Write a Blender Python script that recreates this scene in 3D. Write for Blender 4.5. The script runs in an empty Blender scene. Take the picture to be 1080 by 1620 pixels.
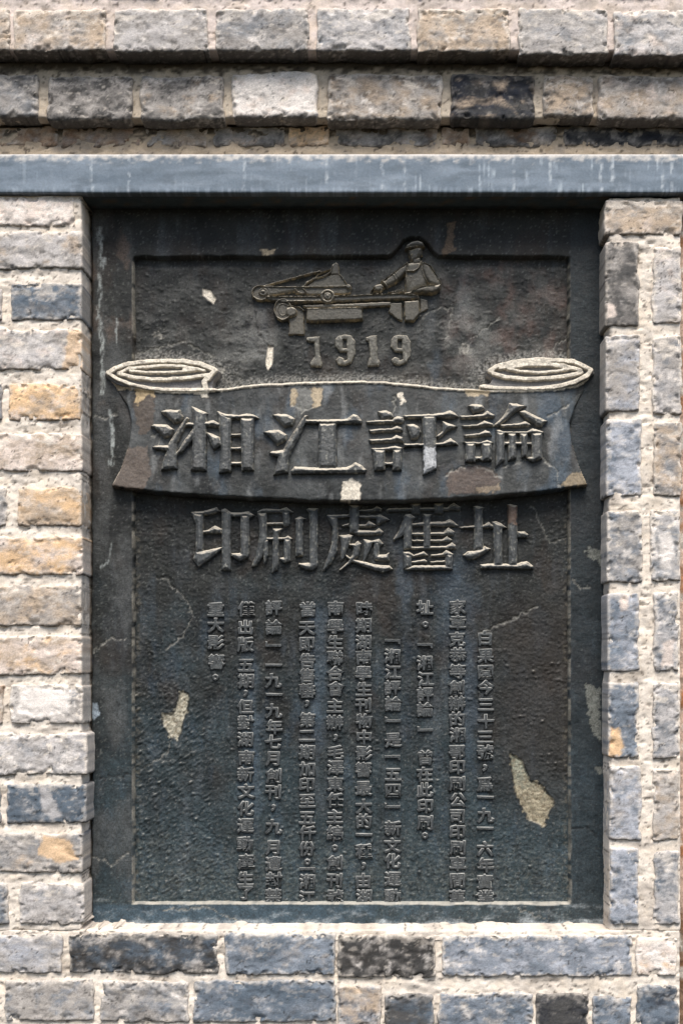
# Relief plaque set in an old grey brick wall under a painted steel lintel.
import bpy, math, random
import numpy as np
from mathutils import Vector

# ------------------------------------------------------------------ camera
D = 2.2                     # camera to wall face, metres
CX, CZ = 0.06, 1.5          # camera position along the wall / height
C = bpy.context.scene.collection
cam_d = bpy.data.cameras.new("camera")
cam = bpy.data.objects.new("camera", cam_d)
C.objects.link(cam)
cam.location = (CX, -D, CZ)
cam.rotation_euler = (math.radians(90), 0, 0)
cam_d.sensor_fit = 'VERTICAL'
cam_d.sensor_height = 36.0
cam_d.lens = 36.0 * D / 1.62
cam_d.shift_x = -CX / 1.62
cam_d.shift_y = 0.240 / 1.62
cam_d.clip_start = 0.05
cam_d.clip_end = 200
bpy.context.scene.camera = cam

# ------------------------------------------------------------------ light
SUN_EL, SUN_AZ = math.radians(56), math.radians(3)      # azimuth off the wall's normal
w = bpy.data.worlds.new("World")
bpy.context.scene.world = w
w.use_nodes = True
nt = w.node_tree
bg = nt.nodes["Background"]
sky = nt.nodes.new("ShaderNodeTexSky")
sky.sky_type = 'NISHITA'
sky.sun_disc = False
sky.sun_elevation = SUN_EL
sky.sun_rotation = math.pi - SUN_AZ
sky.dust_density = 2.0
sky.air_density = 1.0
sky.ozone_density = 0.6
nt.links.new(sky.outputs[0], bg.inputs[0])
bg.inputs[1].default_value = 0.055
sd_ = bpy.data.lights.new("sun", 'SUN')
sun = bpy.data.objects.new("sun", sd_)
C.objects.link(sun)
sd_.energy = 1.5
sd_.angle = math.radians(34)
sd_.color = (1.0, 0.94, 0.86)
sdir = Vector((math.sin(SUN_AZ) * math.cos(SUN_EL), -math.cos(SUN_AZ) * math.cos(SUN_EL), math.sin(SUN_EL)))
sun.rotation_euler = sdir.to_track_quat('Z', 'Y').to_euler()
sun.location = (0.5, -3, 5)
vs = bpy.context.scene.view_settings
vs.view_transform = 'Standard'
vs.look = 'None'
vs.exposure = 1.68
vs.gamma = 1.0

# ------------------------------------------------------------------ helpers
rng = random.Random(7)
_r = np.random.RandomState(3)
PERM = np.concatenate([_r.permutation(256)] * 3)
GR = _r.normal(size=(256, 3)); GR /= np.linalg.norm(GR, axis=1)[:, None]


def perlin(x, y, z=0.0):
    x, y, z = np.broadcast_arrays(np.asarray(x, float), np.asarray(y, float), np.asarray(z, float))
    xi, yi, zi = np.floor(x).astype(int), np.floor(y).astype(int), np.floor(z).astype(int)
    xf, yf, zf = x - xi, y - yi, z - zi
    f = lambda t: t * t * t * (t * (t * 6 - 15) + 10)
    u, v, s = f(xf), f(yf), f(zf)
    out = 0
    for dx in (0, 1):
        for dy in (0, 1):
            for dz in (0, 1):
                h = PERM[PERM[PERM[(xi + dx) & 255] + ((yi + dy) & 255)] + ((zi + dz) & 255)]
                g = GR[h]
                dot = g[..., 0] * (xf - dx) + g[..., 1] * (yf - dy) + g[..., 2] * (zf - dz)
                out = out + dot * (u if dx else 1 - u) * (v if dy else 1 - v) * (s if dz else 1 - s)
    return out * 1.5


def fbm(x, y, z=0.0, octv=4, gain=0.55):
    a, s, o = 1.0, 0.0, 0.0
    for k in range(octv):
        o = o + a * perlin(x * 2 ** k + 17.3 * k, y * 2 ** k - 9.1 * k, z * 2 ** k + 5.7 * k)
        s += a
        a *= gain
    return o / s * 1.6


def sstep(a, b, x):
    t = np.clip((x - a) / (b - a + 1e-9), 0, 1)
    return t * t * (3 - 2 * t)


ALB = 1.22


def col(r, g, b):
    v = np.array([r, g, b], float) / 255
    v = np.where(v <= 0.04045, v / 12.92, ((v + 0.055) / 1.055) ** 2.4)
    return np.minimum(v / ALB, 0.85)


def mixc(c, k, m):
    m = np.clip(m, 0, 1)[..., None]
    return c * (1 - m) + np.asarray(k) * m


def world(x, y, d, dref=None):
    """photo-plane millimetres (x right, y down), depth d behind the wall face -> metres"""
    k = (D + (d if dref is None else dref)) / D
    X = CX + ((np.asarray(x, float) - 540) / 1000 - CX) * k
    Z = CZ + ((1050 - np.asarray(y, float)) / 1000) * k
    return X, np.asarray(d, float) + 0 * X, Z


def mesh_obj(name, verts, quads, mat, parent, colors=None, smooth=True):
    verts = np.asarray(verts, float)
    c = (verts.min(0) + verts.max(0)) / 2
    me = bpy.data.meshes.new(name)
    n, q = len(verts), len(quads)
    k = quads.shape[1]
    me.vertices.add(n)
    me.vertices.foreach_set("co", (verts - c).ravel())
    me.loops.add(q * k)
    me.polygons.add(q)
    me.loops.foreach_set("vertex_index", quads.astype(np.int32).ravel())
    me.polygons.foreach_set("loop_start", np.arange(0, q * k, k, dtype=np.int32))
    me.polygons.foreach_set("use_smooth", np.full(q, smooth))
    me.update(calc_edges=True)
    me.validate()
    if colors is not None:
        ca = me.color_attributes.new("tint", 'FLOAT_COLOR', 'POINT')
        rgba = np.ones((n, 4))
        rgba[:, :3] = np.clip(colors, 0, 1)
        ca.data.foreach_set("color", rgba.ravel())
    me.materials.append(mat)
    o = bpy.data.objects.new(name, me)
    C.objects.link(o)
    if parent is not None:
        o.parent = parent
        o.location = Vector(c) - parent.location
    else:
        o.location = c
    return o


def empty(name, loc, label, cat):
    o = bpy.data.objects.new(name, None)
    o.empty_display_size = 0.1
    C.objects.link(o)
    o.location = loc
    o["label"] = label
    o["category"] = cat
    return o


def field(name, x0, x1, y0, y1, res, fn, dref, mat, parent):
    """height field facing the viewer; fn(x,y) -> depth (m), keep mask, colour"""
    xs = np.linspace(x0, x1, max(2, int(round((x1 - x0) / res)) + 1))
    ys = np.linspace(y0, y1, max(2, int(round((y1 - y0) / res)) + 1))
    X, Y = np.meshgrid(xs, ys)
    d, keep, cc = fn(X, Y)
    ny, nx = X.shape
    idx = np.arange(nx * ny).reshape(ny, nx)
    kq = keep[:-1, :-1] | keep[1:, :-1] | keep[:-1, 1:] | keep[1:, 1:]
    q = np.stack([idx[1:, :-1], idx[1:, 1:], idx[:-1, 1:], idx[:-1, :-1]], -1)[kq]
    used = np.zeros(nx * ny, bool)
    used[q.ravel()] = True
    remap = np.cumsum(used) - 1
    wx, wy, wz = world(X, Y, d, dref)
    V = np.stack([wx, wy, wz], -1).reshape(-1, 3)[used]
    return mesh_obj(name, V, remap[q], mat, parent, cc.reshape(-1, 3)[used])


def sd_poly(P, X, Y):
    """signed distance, positive inside"""
    P = np.asarray(P, float)
    best = np.full(X.shape, 1e9)
    ins = np.zeros(X.shape, bool)
    n = len(P)
    for i in range(n):
        ax, ay = P[i]
        bx, by = P[(i + 1) % n]
        ex, ey = bx - ax, by - ay
        t = np.clip(((X - ax) * ex + (Y - ay) * ey) / (ex * ex + ey * ey + 1e-9), 0, 1)
        best = np.minimum(best, (X - ax - t * ex) ** 2 + (Y - ay - t * ey) ** 2)
        c = (ay > Y) != (by > Y)
        with np.errstate(divide='ignore', invalid='ignore'):
            ins ^= c & (X < (bx - ax) * (Y - ay) / (by - ay + 1e-12) + ax)
    return np.sqrt(best) * np.where(ins, 1, -1)


def d_line(P, X, Y):
    best = np.full(X.shape, 1e9)
    for (ax, ay), (bx, by) in zip(P[:-1], P[1:]):
        ex, ey = bx - ax, by - ay
        t = np.clip(((X - ax) * ex + (Y - ay) * ey) / (ex * ex + ey * ey + 1e-9), 0, 1)
        best = np.minimum(best, (X - ax - t * ex) ** 2 + (Y - ay - t * ey) ** 2)
    return np.sqrt(best)


def sd_local(P, X, Y, pad=14):
    """sd_poly evaluated only near the polygon"""
    P = np.asarray(P, float)
    out = np.full(X.shape, -99.0)
    m = (X > P[:, 0].min() - pad) & (X < P[:, 0].max() + pad) & (Y > P[:, 1].min() - pad) & (Y < P[:, 1].max() + pad)
    if m.any():
        out[m] = sd_poly(P, X[m], Y[m])
    return out


def dl_local(P, X, Y, pad=16):
    Q = np.asarray(P, float)
    out = np.full(X.shape, 99.0)
    m = (X > Q[:, 0].min() - pad) & (X < Q[:, 0].max() + pad) & (Y > Q[:, 1].min() - pad) & (Y < Q[:, 1].max() + pad)
    if m.any():
        out[m] = d_line(P, X[m], Y[m])
    return out


# ------------------------------------------------------------------ materials
def weathered(name, rough=0.85, fine=0.35, bump=0.6, scale=1.0, dust_toplight=0.0, dust_toplight_col=(0.55, 0.5, 0.42), spec=0.3,
              flat=None, pits=0.0, bd=0.002, squash=1.0):
    m = bpy.data.materials.new(name)
    m.use_nodes = True
    t = m.node_tree
    N, L = t.nodes, t.links
    b = N["Principled BSDF"]
    b.inputs["Specular IOR Level"].default_value = spec
    geo = N.new("ShaderNodeNewGeometry")
    if flat is None:
        at = N.new("ShaderNodeAttribute"); at.attribute_name = "tint"
        base = at.outputs["Color"]
    else:
        rg = N.new("ShaderNodeRGB"); rg.outputs[0].default_value = (*flat, 1)
        base = rg.outputs[0]

    mp = N.new("ShaderNodeMapping")
    mp.inputs["Scale"].default_value = (1, 1, squash)
    L.new(geo.outputs["Position"], mp.inputs["Vector"])

    def noise(sc, det, rgh=0.6, vec=None):
        n = N.new("ShaderNodeTexNoise")
        n.inputs["Scale"].default_value = sc * scale
        n.inputs["Detail"].default_value = det
        n.inputs["Roughness"].default_value = rgh
        L.new(vec or mp.outputs[0], n.inputs["Vector"])
        return n.outputs["Fac"]

    n1 = noise(260, 6, 0.7)
    n2 = noise(45, 5, 0.65)
    mr = N.new("ShaderNodeMapRange")
    mr.inputs[1].default_value = 0.3; mr.inputs[2].default_value = 0.7
    mr.inputs[3].default_value = 1 - fine; mr.inputs[4].default_value = 1 + fine
    L.new(n1, mr.inputs[0])
    mr2 = N.new("ShaderNodeMapRange")
    mr2.inputs[1].default_value = 0.3; mr2.inputs[2].default_value = 0.7
    mr2.inputs[3].default_value = 1 - fine * 0.5; mr2.inputs[4].default_value = 1 + fine * 0.5
    L.new(n2, mr2.inputs[0])
    mu = N.new("ShaderNodeMath"); mu.operation = 'MULTIPLY'
    L.new(mr.outputs[0], mu.inputs[0]); L.new(mr2.outputs[0], mu.inputs[1])
    vm = N.new("ShaderNodeVectorMath"); vm.operation = 'SCALE'
    L.new(base, vm.inputs[0]); L.new(mu.outputs[0], vm.inputs["Scale"])
    colr = vm.outputs[0]
    if dust_toplight > 0:  # pale upward faces: settled dust plus painted top light on ledges
        sx = N.new("ShaderNodeSeparateXYZ"); L.new(geo.outputs["Normal"], sx.inputs[0])
        dm = N.new("ShaderNodeMapRange"); dm.interpolation_type = 'SMOOTHSTEP'
        dm.inputs[1].default_value = 0.25; dm.inputs[2].default_value = 0.8
        dm.inputs[3].default_value = 0; dm.inputs[4].default_value = dust_toplight
        L.new(sx.outputs[2], dm.inputs[0])
        mm = N.new("ShaderNodeMath"); mm.operation = 'MULTIPLY'
        L.new(dm.outputs[0], mm.inputs[0]); L.new(mr2.outputs[0], mm.inputs[1])
        mx = N.new("ShaderNodeMix"); mx.data_type = 'RGBA'
        L.new(mm.outputs[0], mx.inputs[0]); L.new(colr, mx.inputs[6])
        mx.inputs[7].default_value = (*dust_toplight_col, 1)
        colr = mx.outputs[2]
    L.new(colr, b.inputs["Base Color"])
    rm = N.new("ShaderNodeMapRange")
    rm.inputs[1].default_value = 0.3; rm.inputs[2].default_value = 0.7
    rm.inputs[3].default_value = rough - 0.12; rm.inputs[4].default_value = min(1, rough + 0.12)
    L.new(n2, rm.inputs[0]); L.new(rm.outputs[0], b.inputs["Roughness"])
    n3 = noise(150, 8, 0.75)
    ht = n3
    if pits > 0:
        vo = N.new("ShaderNodeTexVoronoi"); vo.inputs["Scale"].default_value = 90 * scale
        L.new(geo.outputs["Position"], vo.inputs["Vector"])
        pm = N.new("ShaderNodeMapRange")
        pm.inputs[1].default_value = 0.0; pm.inputs[2].default_value = 0.22
        pm.inputs[3].default_value = -pits; pm.inputs[4].default_value = 0
        L.new(vo.outputs["Distance"], pm.inputs[0])
        ad = N.new("ShaderNodeMath"); ad.operation = 'ADD'
        L.new(n3, ad.inputs[0]); L.new(pm.outputs[0], ad.inputs[1])
        ht = ad.outputs[0]
    bp = N.new("ShaderNodeBump")
    bp.inputs["Strength"].default_value = bump
    bp.inputs["Distance"].default_value = bd
    L.new(ht, bp.inputs["Height"])
    L.new(bp.outputs[0], b.inputs["Normal"])
    return m


M_brick = weathered("brick_clay", 0.85, 0.30, 0.55, scale=1.35, bd=0.0016, squash=1.9)
M_mortar = weathered("lime_mortar", 0.95, 0.16, 0.7, scale=1.5, bd=0.0016)
M_stone = weathered("black_plaque_stone", 0.5, 0.6, 0.8, dust_toplight=0.6, dust_toplight_col=(0.42, 0.40, 0.35), spec=0.32, scale=1.5, bd=0.0018)
M_relief = weathered("carved_relief_stone", 0.5, 0.45, 0.6, dust_toplight=0.95, dust_toplight_col=(0.58, 0.52, 0.42), spec=0.4, scale=1.4, bd=0.0018)
M_small = weathered("small_lettering_stone", 0.5, 0.5, 1.0, dust_toplight=.85, dust_toplight_col=(0.40, 0.40, 0.38), spec=0.3,
                    flat=(0.060, 0.066, 0.068), bd=0.003)
M_steel = weathered("blue_grey_paint", 0.5, 0.14, 0.25, spec=0.5)
M_render = weathered("brown_render", 0.95, 0.35, 1.0, bd=0.004)

# ------------------------------------------------------------------ bricks and mortar
PAL = dict(
    G=(172, 166, 160), L=(200, 195, 192), B=(96, 108, 120), D=(80, 79, 78), T=(196, 176, 154),
    O=(232, 196, 154), P=(230, 214, 202), W=(246, 238, 230), N=(40, 44, 54), S=(140, 143, 147), R=(150, 120, 96),
    K=(58, 56, 54), C=(184, 187, 195), H=(132, 140, 150))
PAL = {k: col(*v) for k, v in PAL.items()}
LIME = col(243, 232, 218)
SAND = col(220, 200, 174)


def rounded_box(x0, x1, y0, y1, d0, d1, r, res):
    """front (towards viewer) and four sides of a box, in photo-plane mm; depths in mm; returns pts, quads"""
    nx = max(2, int(round((x1 - x0) / res))); ny = max(2, int(round((y1 - y0) / res)))
    nd = max(3, int(round((d1 - d0) / (res * 2))))
    u = np.linspace(x0, x1, nx + 1); v = np.linspace(y0, y1, ny + 1); s = np.linspace(d0, d1, nd + 1)
    pts, quads = [], []

    def grid(P):
        a, b = P.shape[:2]
        n0 = sum(len(p) for p in pts)
        ids = n0 + np.arange(a * b).reshape(a, b)
        pts.append(P.reshape(-1, 3))
        quads.append(np.stack([ids[1:, :-1], ids[1:, 1:], ids[:-1, 1:], ids[:-1, :-1]], -1).reshape(-1, 4))

    def G(A, B):
        return np.meshgrid(A, B)
    X, Y = G(u, v); grid(np.stack([X, Y, X * 0 + d0], -1))
    S, Y = G(s[::-1], v); grid(np.stack([S * 0 + x0, Y, S], -1))
    S, Y = G(s, v); grid(np.stack([S * 0 + x1, Y, S], -1))
    X, S = G(u, s[::-1]); grid(np.stack([X, X * 0 + y0, S], -1))
    X, S = G(u, s); grid(np.stack([X, X * 0 + y1, S], -1))
    P = np.concatenate(pts); Q = np.concatenate(quads)
    P, inv = np.unique(np.round(P, 3), axis=0, return_inverse=True)
    Q = inv.reshape(-1)[Q]
    lo = np.array([x0 + r, y0 + r, d0 + r]); hi = np.array([x1 - r, y1 - r, 1e9])
    inner = np.minimum(np.maximum(P, lo), hi)
    dv = P - inner
    ln = np.linalg.norm(dv, axis=1)[:, None]
    m = ln[:, 0] > 1e-6
    P[m] = (inner + dv / np.maximum(ln, 1e-6) * np.minimum(ln, r))[m]
    return P, Q


bn = [0]
T1, T2 = -0.066, -0.032        # how far the two corbelled courses stand out


def brick(x0, x1, y0, y1, spec, d=0.0, thick=70, lime=0.35, res=2.3, tilt=None, r=3.6, rough=1.0, name="brick",
          spots=(), jx=None, cool=False):
    bn[0] += 1
    sd = bn[0] * 7.31
    P, Q = rounded_box(x0, x1, y0, y1, d * 1000, d * 1000 + thick, r, res)
    x, y, z = P.T.copy()
    # wandering outline, worn corners, pitted face
    calm = 1 - .75 * (sstep(30, 0, np.abs(x - jx)) if jx is not None else 0)
    ox = fbm(x / 45, y / 30, sd, 4) * 4.2 * rough * calm
    oy = fbm(x / 34 + 9, y / 45, sd + 3, 4) * 3.8 * rough
    front = np.clip(1 - (z - d * 1000) / 12, 0, 1)
    oz = fbm(x / 50, y / 34, z / 30 + sd + 5, 2) * 1.5 * rough
    bk = fbm(x / 24, y / 18, sd + 6, 4)
    oz = oz + sstep(.22, .28, bk) * .9 + sstep(.45, .5, bk) * .8
    ed = np.minimum(np.minimum(x - x0, x1 - x), np.minimum(y - y0, y1 - y))
    chip = sstep(0.22, 0.34, fbm(x / 18, y / 16, sd + 8, 3)) * sstep(13, 3, ed) * 5 * rough
    ridges = fbm(x / 26, y / 5, sd + 1, 3) * 0.25 + np.clip(fbm(x / 7, y / 5, sd + 9, 2) - .55, 0, 1) * 4
    fine = fbm(x / 6, y / 5, sd + 2, 2) * 0.1
    if tilt is None:
        tilt = rng.uniform(-1, 1) * 0.010
    cxm, cym = (x0 + x1) / 2, (y0 + y1) / 2
    rx, ry = x - cxm, y - cym
    x = cxm + rx - ry * tilt * 0.6 + ox
    y = cym + ry + rx * tilt + oy
    z = z + oz + (chip + ridges + fine) * front
    pw = rng.uniform(-0.012, 0.012)
    z = z + rx * pw * 0.6
    # colour
    names = [{'L': 'C', 'S': 'H'}.get(q, q) if cool else q for q in spec]
    c = np.tile(PAL[names[0]], (len(x), 1)) * rng.uniform(0.95, 1.15)
    n1 = fbm(x / 38, y / 30, sd + 20, 4)
    c = mixc(c, PAL[names[1]], sstep(-0.5, 0.7, n1))
    if len(names) > 2:
        c = mixc(c, PAL[names[2]], sstep(0.0, 0.6, fbm(x / 26, y / 20, sd + 30, 4)) * 0.8)
    pk = fbm(x / 30 + fbm(x / 9, y / 5, sd + 32, 3) * .5, y / 15, sd + 31, 6, .65)
    c = mixc(c, PAL[names[0]] * 1.12, sstep(.12, .2, pk) * .45)
    c = mixc(c, PAL[names[1]] * .62, sstep(-.2, -.3, pk) * .5)
    # grime in hollows of the clay, pale lime bloom and smears
    c = mixc(c, PAL['D'] * 0.6, sstep(0.2, 0.6, fbm(x / 12, y / 7, sd + 40, 4)) * 0.45)
    soot = (.6 if y0 > 300 else 1) * sstep(.0, .75, fbm(x / 55, y / 30, sd + 45, 5) + .15 * (y - cym) / (y1 - y0)) * .5
    c = mixc(c, c * .45, soot)
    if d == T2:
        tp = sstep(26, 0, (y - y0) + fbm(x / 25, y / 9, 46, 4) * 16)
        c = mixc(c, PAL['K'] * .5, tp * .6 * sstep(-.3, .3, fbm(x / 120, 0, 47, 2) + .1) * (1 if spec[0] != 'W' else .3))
    bl = fbm(x / 30, y / 24, z / 30 + sd + 50, 5) + fbm(x / 5, y / 5, z / 6 + sd + 51, 3) * 0.35
    c = mixc(c, PAL['W'], sstep(0.2, 0.75, bl) * lime * 1.5)
    edge = sstep(6, 0, ed + fbm(x / 9, y / 9, sd + 60, 3) * 7)
    c = mixc(c, LIME * 0.95, edge * 0.75 * min(1, lime * 2.2))
    smear = sstep(-.05, .12, fbm(x / 30, y / 12, sd + 62, 4) - (y - y0) / (y1 - y0) * 1.1 - .02) + sstep(.42, .55, fbm(x / 22, y / 10, sd + 63, 4))
    c = mixc(c, LIME * .93, smear * min(1, lime * (1.7 if not cool else 1.0)) * .85 * front)
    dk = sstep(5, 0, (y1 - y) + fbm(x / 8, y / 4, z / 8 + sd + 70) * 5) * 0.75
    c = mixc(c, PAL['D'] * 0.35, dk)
    hair = np.abs(fbm(x / 26, y / 15, sd + 80, 4))
    c = mixc(c, PAL['D'] * 0.3, sstep(0.03, 0.006, hair) * sstep(0.1, 0.3, perlin(x / 30, y / 30, sd + 81)) * 0.8)
    for (pp, kc, am) in spots:
        s_ = sd_local(pp, x + fbm(x / 8, y / 8, sd) * 4, y + fbm(x / 8, y / 8, sd + 1) * 4)
        c = mixc(c, PAL[kc], sstep(-2.5, 2.5, s_) * am)
    k = (D + d) / D
    V = np.stack([CX + ((x - 540) / 1000 - CX) * k, z / 1000, CZ + (1050 - y) / 1000 * k], -1)
    return mesh_obj(name, V, Q, M_brick, wall, c)


def mortar(x0, x1, y0, y1, d, thick=60, res=3.0, amp=3.0, tint=None, dark=0.0, r=3.0, sand=0.35, grime_shade=None):
    bn[0] += 1
    sd = bn[0] * 3.77
    P, Q = rounded_box(x0, x1, y0, y1, d * 1000, d * 1000 + thick, r, res)
    x, y, z = P.T.copy()
    front = np.clip(1 - (z - d * 1000) / 25, 0.15, 1)
    a = fbm(x / 40, y / 26, sd, 3) * amp * .8 + fbm(x / 9, y / 7, sd + 4, 3) * amp * 0.3 + np.clip(fbm(x / 16, y / 6, sd + 5, 3) - .25, 0, 1) * 7
    z = z + a * front
    side = 1 - front
    x = x + fbm(z / 20, y / 18, sd + 2, 3) * 1.8 * (0.4 + side)
    y = y + fbm(x / 20, z / 18, sd + 3, 3) * 1.8 * (0.4 + side)
    c = np.tile(LIME if tint is None else tint, (len(x), 1))
    c = mixc(c, SAND, sstep(-0.1, 0.5, fbm(x / 40, y / 30, sd + 10, 4)) * sand)
    c = mixc(c, col(170, 160, 150), sstep(-0.05, 0.6, fbm(x / 34, y / 20, sd + 20, 5)) * 0.6)
    c = mixc(c, col(70, 62, 54), sstep(0.36, 0.5, fbm(x / 9, y / 5, sd + 30, 4)) * 0.75)
    if grime_shade:  # upper strip darkened: stains plus painted shade of the course above
        c = mixc(c, col(44, 42, 38), sstep(grime_shade + 8, grime_shade - 4, y + fbm(x / 20, y / 8, z / 20, 4) * 14) * .85)
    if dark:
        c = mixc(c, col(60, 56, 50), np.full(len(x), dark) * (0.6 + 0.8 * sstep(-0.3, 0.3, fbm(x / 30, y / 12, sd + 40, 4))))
    k = (D + d) / D
    V = np.stack([CX + ((x - 540) / 1000 - CX) * k, z / 1000, CZ + (1050 - y) / 1000 * k], -1)
    o = mesh_obj("mortar", V, Q, M_mortar, wall, c)
    return o


wall = empty("brick_wall", (0, 0.05, 0.9), "weathered grey and tan brick wall with pale lime joints around the plaque and two corbelled courses on top", "wall")

# mortar beds (bodies of the wall between the bricks)
mortar(-60, 129.5, 306, 1473, 0.0045, 110, 2.6, 3.2)
mortar(962.5, 1076, 312, 1473, 0.0050, 110, 2.6, 3.0)
mortar(-60, 1075, 1471, 1660, 0.0050, 110, 2.8, 3.2)
mortar(-60, 1140, -40, 80, -0.0600, 140, 3.2, 2.4, tint=col(226, 212, 204))
mortar(-60, 1140, 98, 187, -0.0225, 120, 3.0, 3.0, tint=col(222, 208, 188), dark=0.1, grime_shade=112)
mortar(-60, 1140, 200, 247, 0.006, 110, 2.6, 4.5, tint=SAND, dark=0.15, grime_shade=212)

# top corbelled course
for a in [
    (-75, 15, 14, 80, 'TGL'), (21, 168, 14, 80, 'TGP'), (180, 328, 13, 81, 'LGG'), (341, 487, 12, 80, 'GSL'),
    (501, 648, 12, 80, 'LSL'), (660, 806, 13, 82, 'TGD'), (819, 960, 13, 86, 'GLS'), (970, 1130, 14, 88, 'LSP')]:
    brick(*a, d=T1, lime=0.35, thick=110, tilt=rng.uniform(-.006, .006))
# course above, its lower edge just out of the photograph
for k_, (a, b) in enumerate([(-60, 90), (103, 250), (262, 408), (422, 570), (583, 730), (744, 890), (903, 1050)]):
    brick(a, b, -72, -7, ['PTL', 'LGP', 'GPT'][k_ % 3], d=T1 + .001, lime=0.5, thick=110, res=6)
# second course, stepped back
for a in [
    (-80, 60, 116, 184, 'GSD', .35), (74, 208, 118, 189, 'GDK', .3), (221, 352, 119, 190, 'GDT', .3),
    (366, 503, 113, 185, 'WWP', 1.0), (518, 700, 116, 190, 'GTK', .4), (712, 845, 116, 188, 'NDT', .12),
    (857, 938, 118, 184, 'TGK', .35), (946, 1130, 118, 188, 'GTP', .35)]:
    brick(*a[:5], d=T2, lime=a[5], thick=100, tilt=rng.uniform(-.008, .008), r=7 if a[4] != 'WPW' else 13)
# thin cut course under it, half in shade
for a in [(-60, 92, 'RTG'), (98, 222, 'RGT'), (230, 330, 'GTR'), (338, 452, 'GDT'), (458, 520, 'OTT'), (530, 690, 'GDR'),
          (698, 742, 'RTG'), (752, 880, 'DGR'), (890, 1130, 'DNG')]:
    brick(a[0], a[1], 200, 231, a[2], d=0.003, lime=.2, thick=90, rough=1.3, res=3)

# left jamb
LJ = [
    (-90, 118, 310, 358, 'PWG', 1.0), (-90, 131, 364, 424, 'LGT', .35), (17, 130, 447, 507, 'BSG', .25), (-90, 3, 447, 507, 'GLS', .3),
    (-90, 130, 520, 585, 'LGP', .5), (14, 128, 606, 665, 'OTP', .2), (-90, 4, 606, 665, 'BSG', .2),
    (-90, 130, 684, 746, 'PTP', .5), (28, 129, 771, 832, 'TOG', .2), (-90, 10, 771, 832, 'GLS', .4),
    (-90, 131, 848, 910, 'OPO', .3), (-90, 129, 926, 991, 'TGG', .3), (-90, 130, 1005, 1068, 'PTO', .45),
    (16, 131, 1083, 1146, 'GWS', 1.0), (-90, 5, 1083, 1146, 'RTG', .3), (-90, 138, 1161, 1226, 'LGS', .55),
    (10, 137, 1240, 1303, 'BBS', .25), (-90, 1, 1240, 1303, 'BSG', .2), (-90, 131, 1318, 1381, 'GST', .3),
    (30, 133, 1397, 1463, 'LGS', .35), (-90, 13, 1397, 1463, 'SBG', .3)]
for a in LJ:
    sp = ()
    if a[4] == 'GWS':
        sp = [([(35, 1088), (105, 1090), (112, 1128), (60, 1136), (25, 1128)], 'W', .95)]
    if a[2] == 1240 and a[0] > 0:
        sp = [([(62, 1243), (78, 1250), (98, 1290), (80, 1296), (66, 1280)], 'L', .7)]
    if a[2] == 1318:
        sp = [([(68, 1322), (110, 1330), (125, 1360), (95, 1365), (60, 1350)], 'O', .8)]
    if a[2] == 520:
        sp = [([(108, 522), (130, 520), (130, 585), (100, 582)], 'O', .65)]
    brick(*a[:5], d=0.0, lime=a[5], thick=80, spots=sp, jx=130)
# right jamb: one stretcher, then bricks on end in two columns
brick(957, 1079, 316, 371, 'TGP', d=0.0, lime=.4, thick=80)
RA = [(382, 515, 'DGD', .25), (529, 650, 'GLG', .3), (663, 785, 'LSB', .35), (808, 922, 'GSD', .45), (939, 1063, 'SLB', .3),
      (1079, 1199, 'SBL', .35), (1212, 1330, 'LGS', .35), (1343, 1464, 'LSB', .3)]
RB = [(389, 512, 'LGP', .5), (531, 655, 'GLS', .45), (666, 785, 'TSG', .4), (806, 920, 'SLW', .6), (937, 1062, 'LBS', .4),
      (1081, 1200, 'LSB', .4), (1217, 1331, 'GTL', .3), (1346, 1464, 'LSB', .3)]
for i, a in enumerate(RA):
    sp = ()
    if i == 5: sp = [([(965, 1150), (978, 1152), (986, 1180), (980, 1196), (962, 1196)], 'O', .95)]
    if i == 4: sp = [([(980, 941), (994, 941), (993, 966), (982, 966)], 'P', .9)]
    if i == 0: sp = [([(960, 480), (972, 482), (973, 500), (960, 502)], 'P', .95)]
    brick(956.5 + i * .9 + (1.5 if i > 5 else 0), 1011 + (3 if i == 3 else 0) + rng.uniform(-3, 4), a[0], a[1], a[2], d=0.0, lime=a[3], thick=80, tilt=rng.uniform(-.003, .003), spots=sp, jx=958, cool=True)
for i, a in enumerate(RB):
    sp = ()
    if i == 3: sp = [([(1042, 845), (1060, 842), (1066, 870), (1060, 900), (1045, 900)], 'W', .8)]
    if i == 4: sp = [([(1050, 1015), (1064, 1012), (1064, 1050), (1044, 1056)], 'P', .8)]
    brick(1030 + rng.uniform(-3, 4), 1078 if i < 3 else 1074, a[0], a[1], a[2], d=0.0, lime=a[3], thick=80, tilt=rng.uniform(-.004, .004), spots=sp)
# sill courses
for a in [(-90, 99, 1479, 1540, 'GLG', .25), (110, 345, 1478, 1541, 'KBG', .22), (356, 530, 1478, 1543, 'SBG', .3),
          (534, 688, 1480, 1547, 'KDG', .35), (699, 1001, 1480, 1546, 'SLB', .45), (1006, 1071, 1484, 1546, 'WPO', 1.0),
          (8, 149, 1551, 1616, 'GGS', .25), (-90, -4, 1551, 1616, 'GLG', .3), (160, 298, 1552, 1618, 'GSD', .35), (306, 530, 1552, 1618, 'BSB', .22),
          (534, 603, 1560, 1626, 'TSB', .3), (609, 686, 1574, 1634, 'DBD', .15), (694, 842, 1572, 1634, 'SBG', .35),
          (848, 930, 1572, 1634, 'DND', .15), (936, 998, 1576, 1638, 'SBG', .2), (1006, 1072, 1560, 1634, 'BSN', .2)]:
    brick(*a[:5], d=0.0, lime=a[5], thick=80, cool=True)
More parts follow.
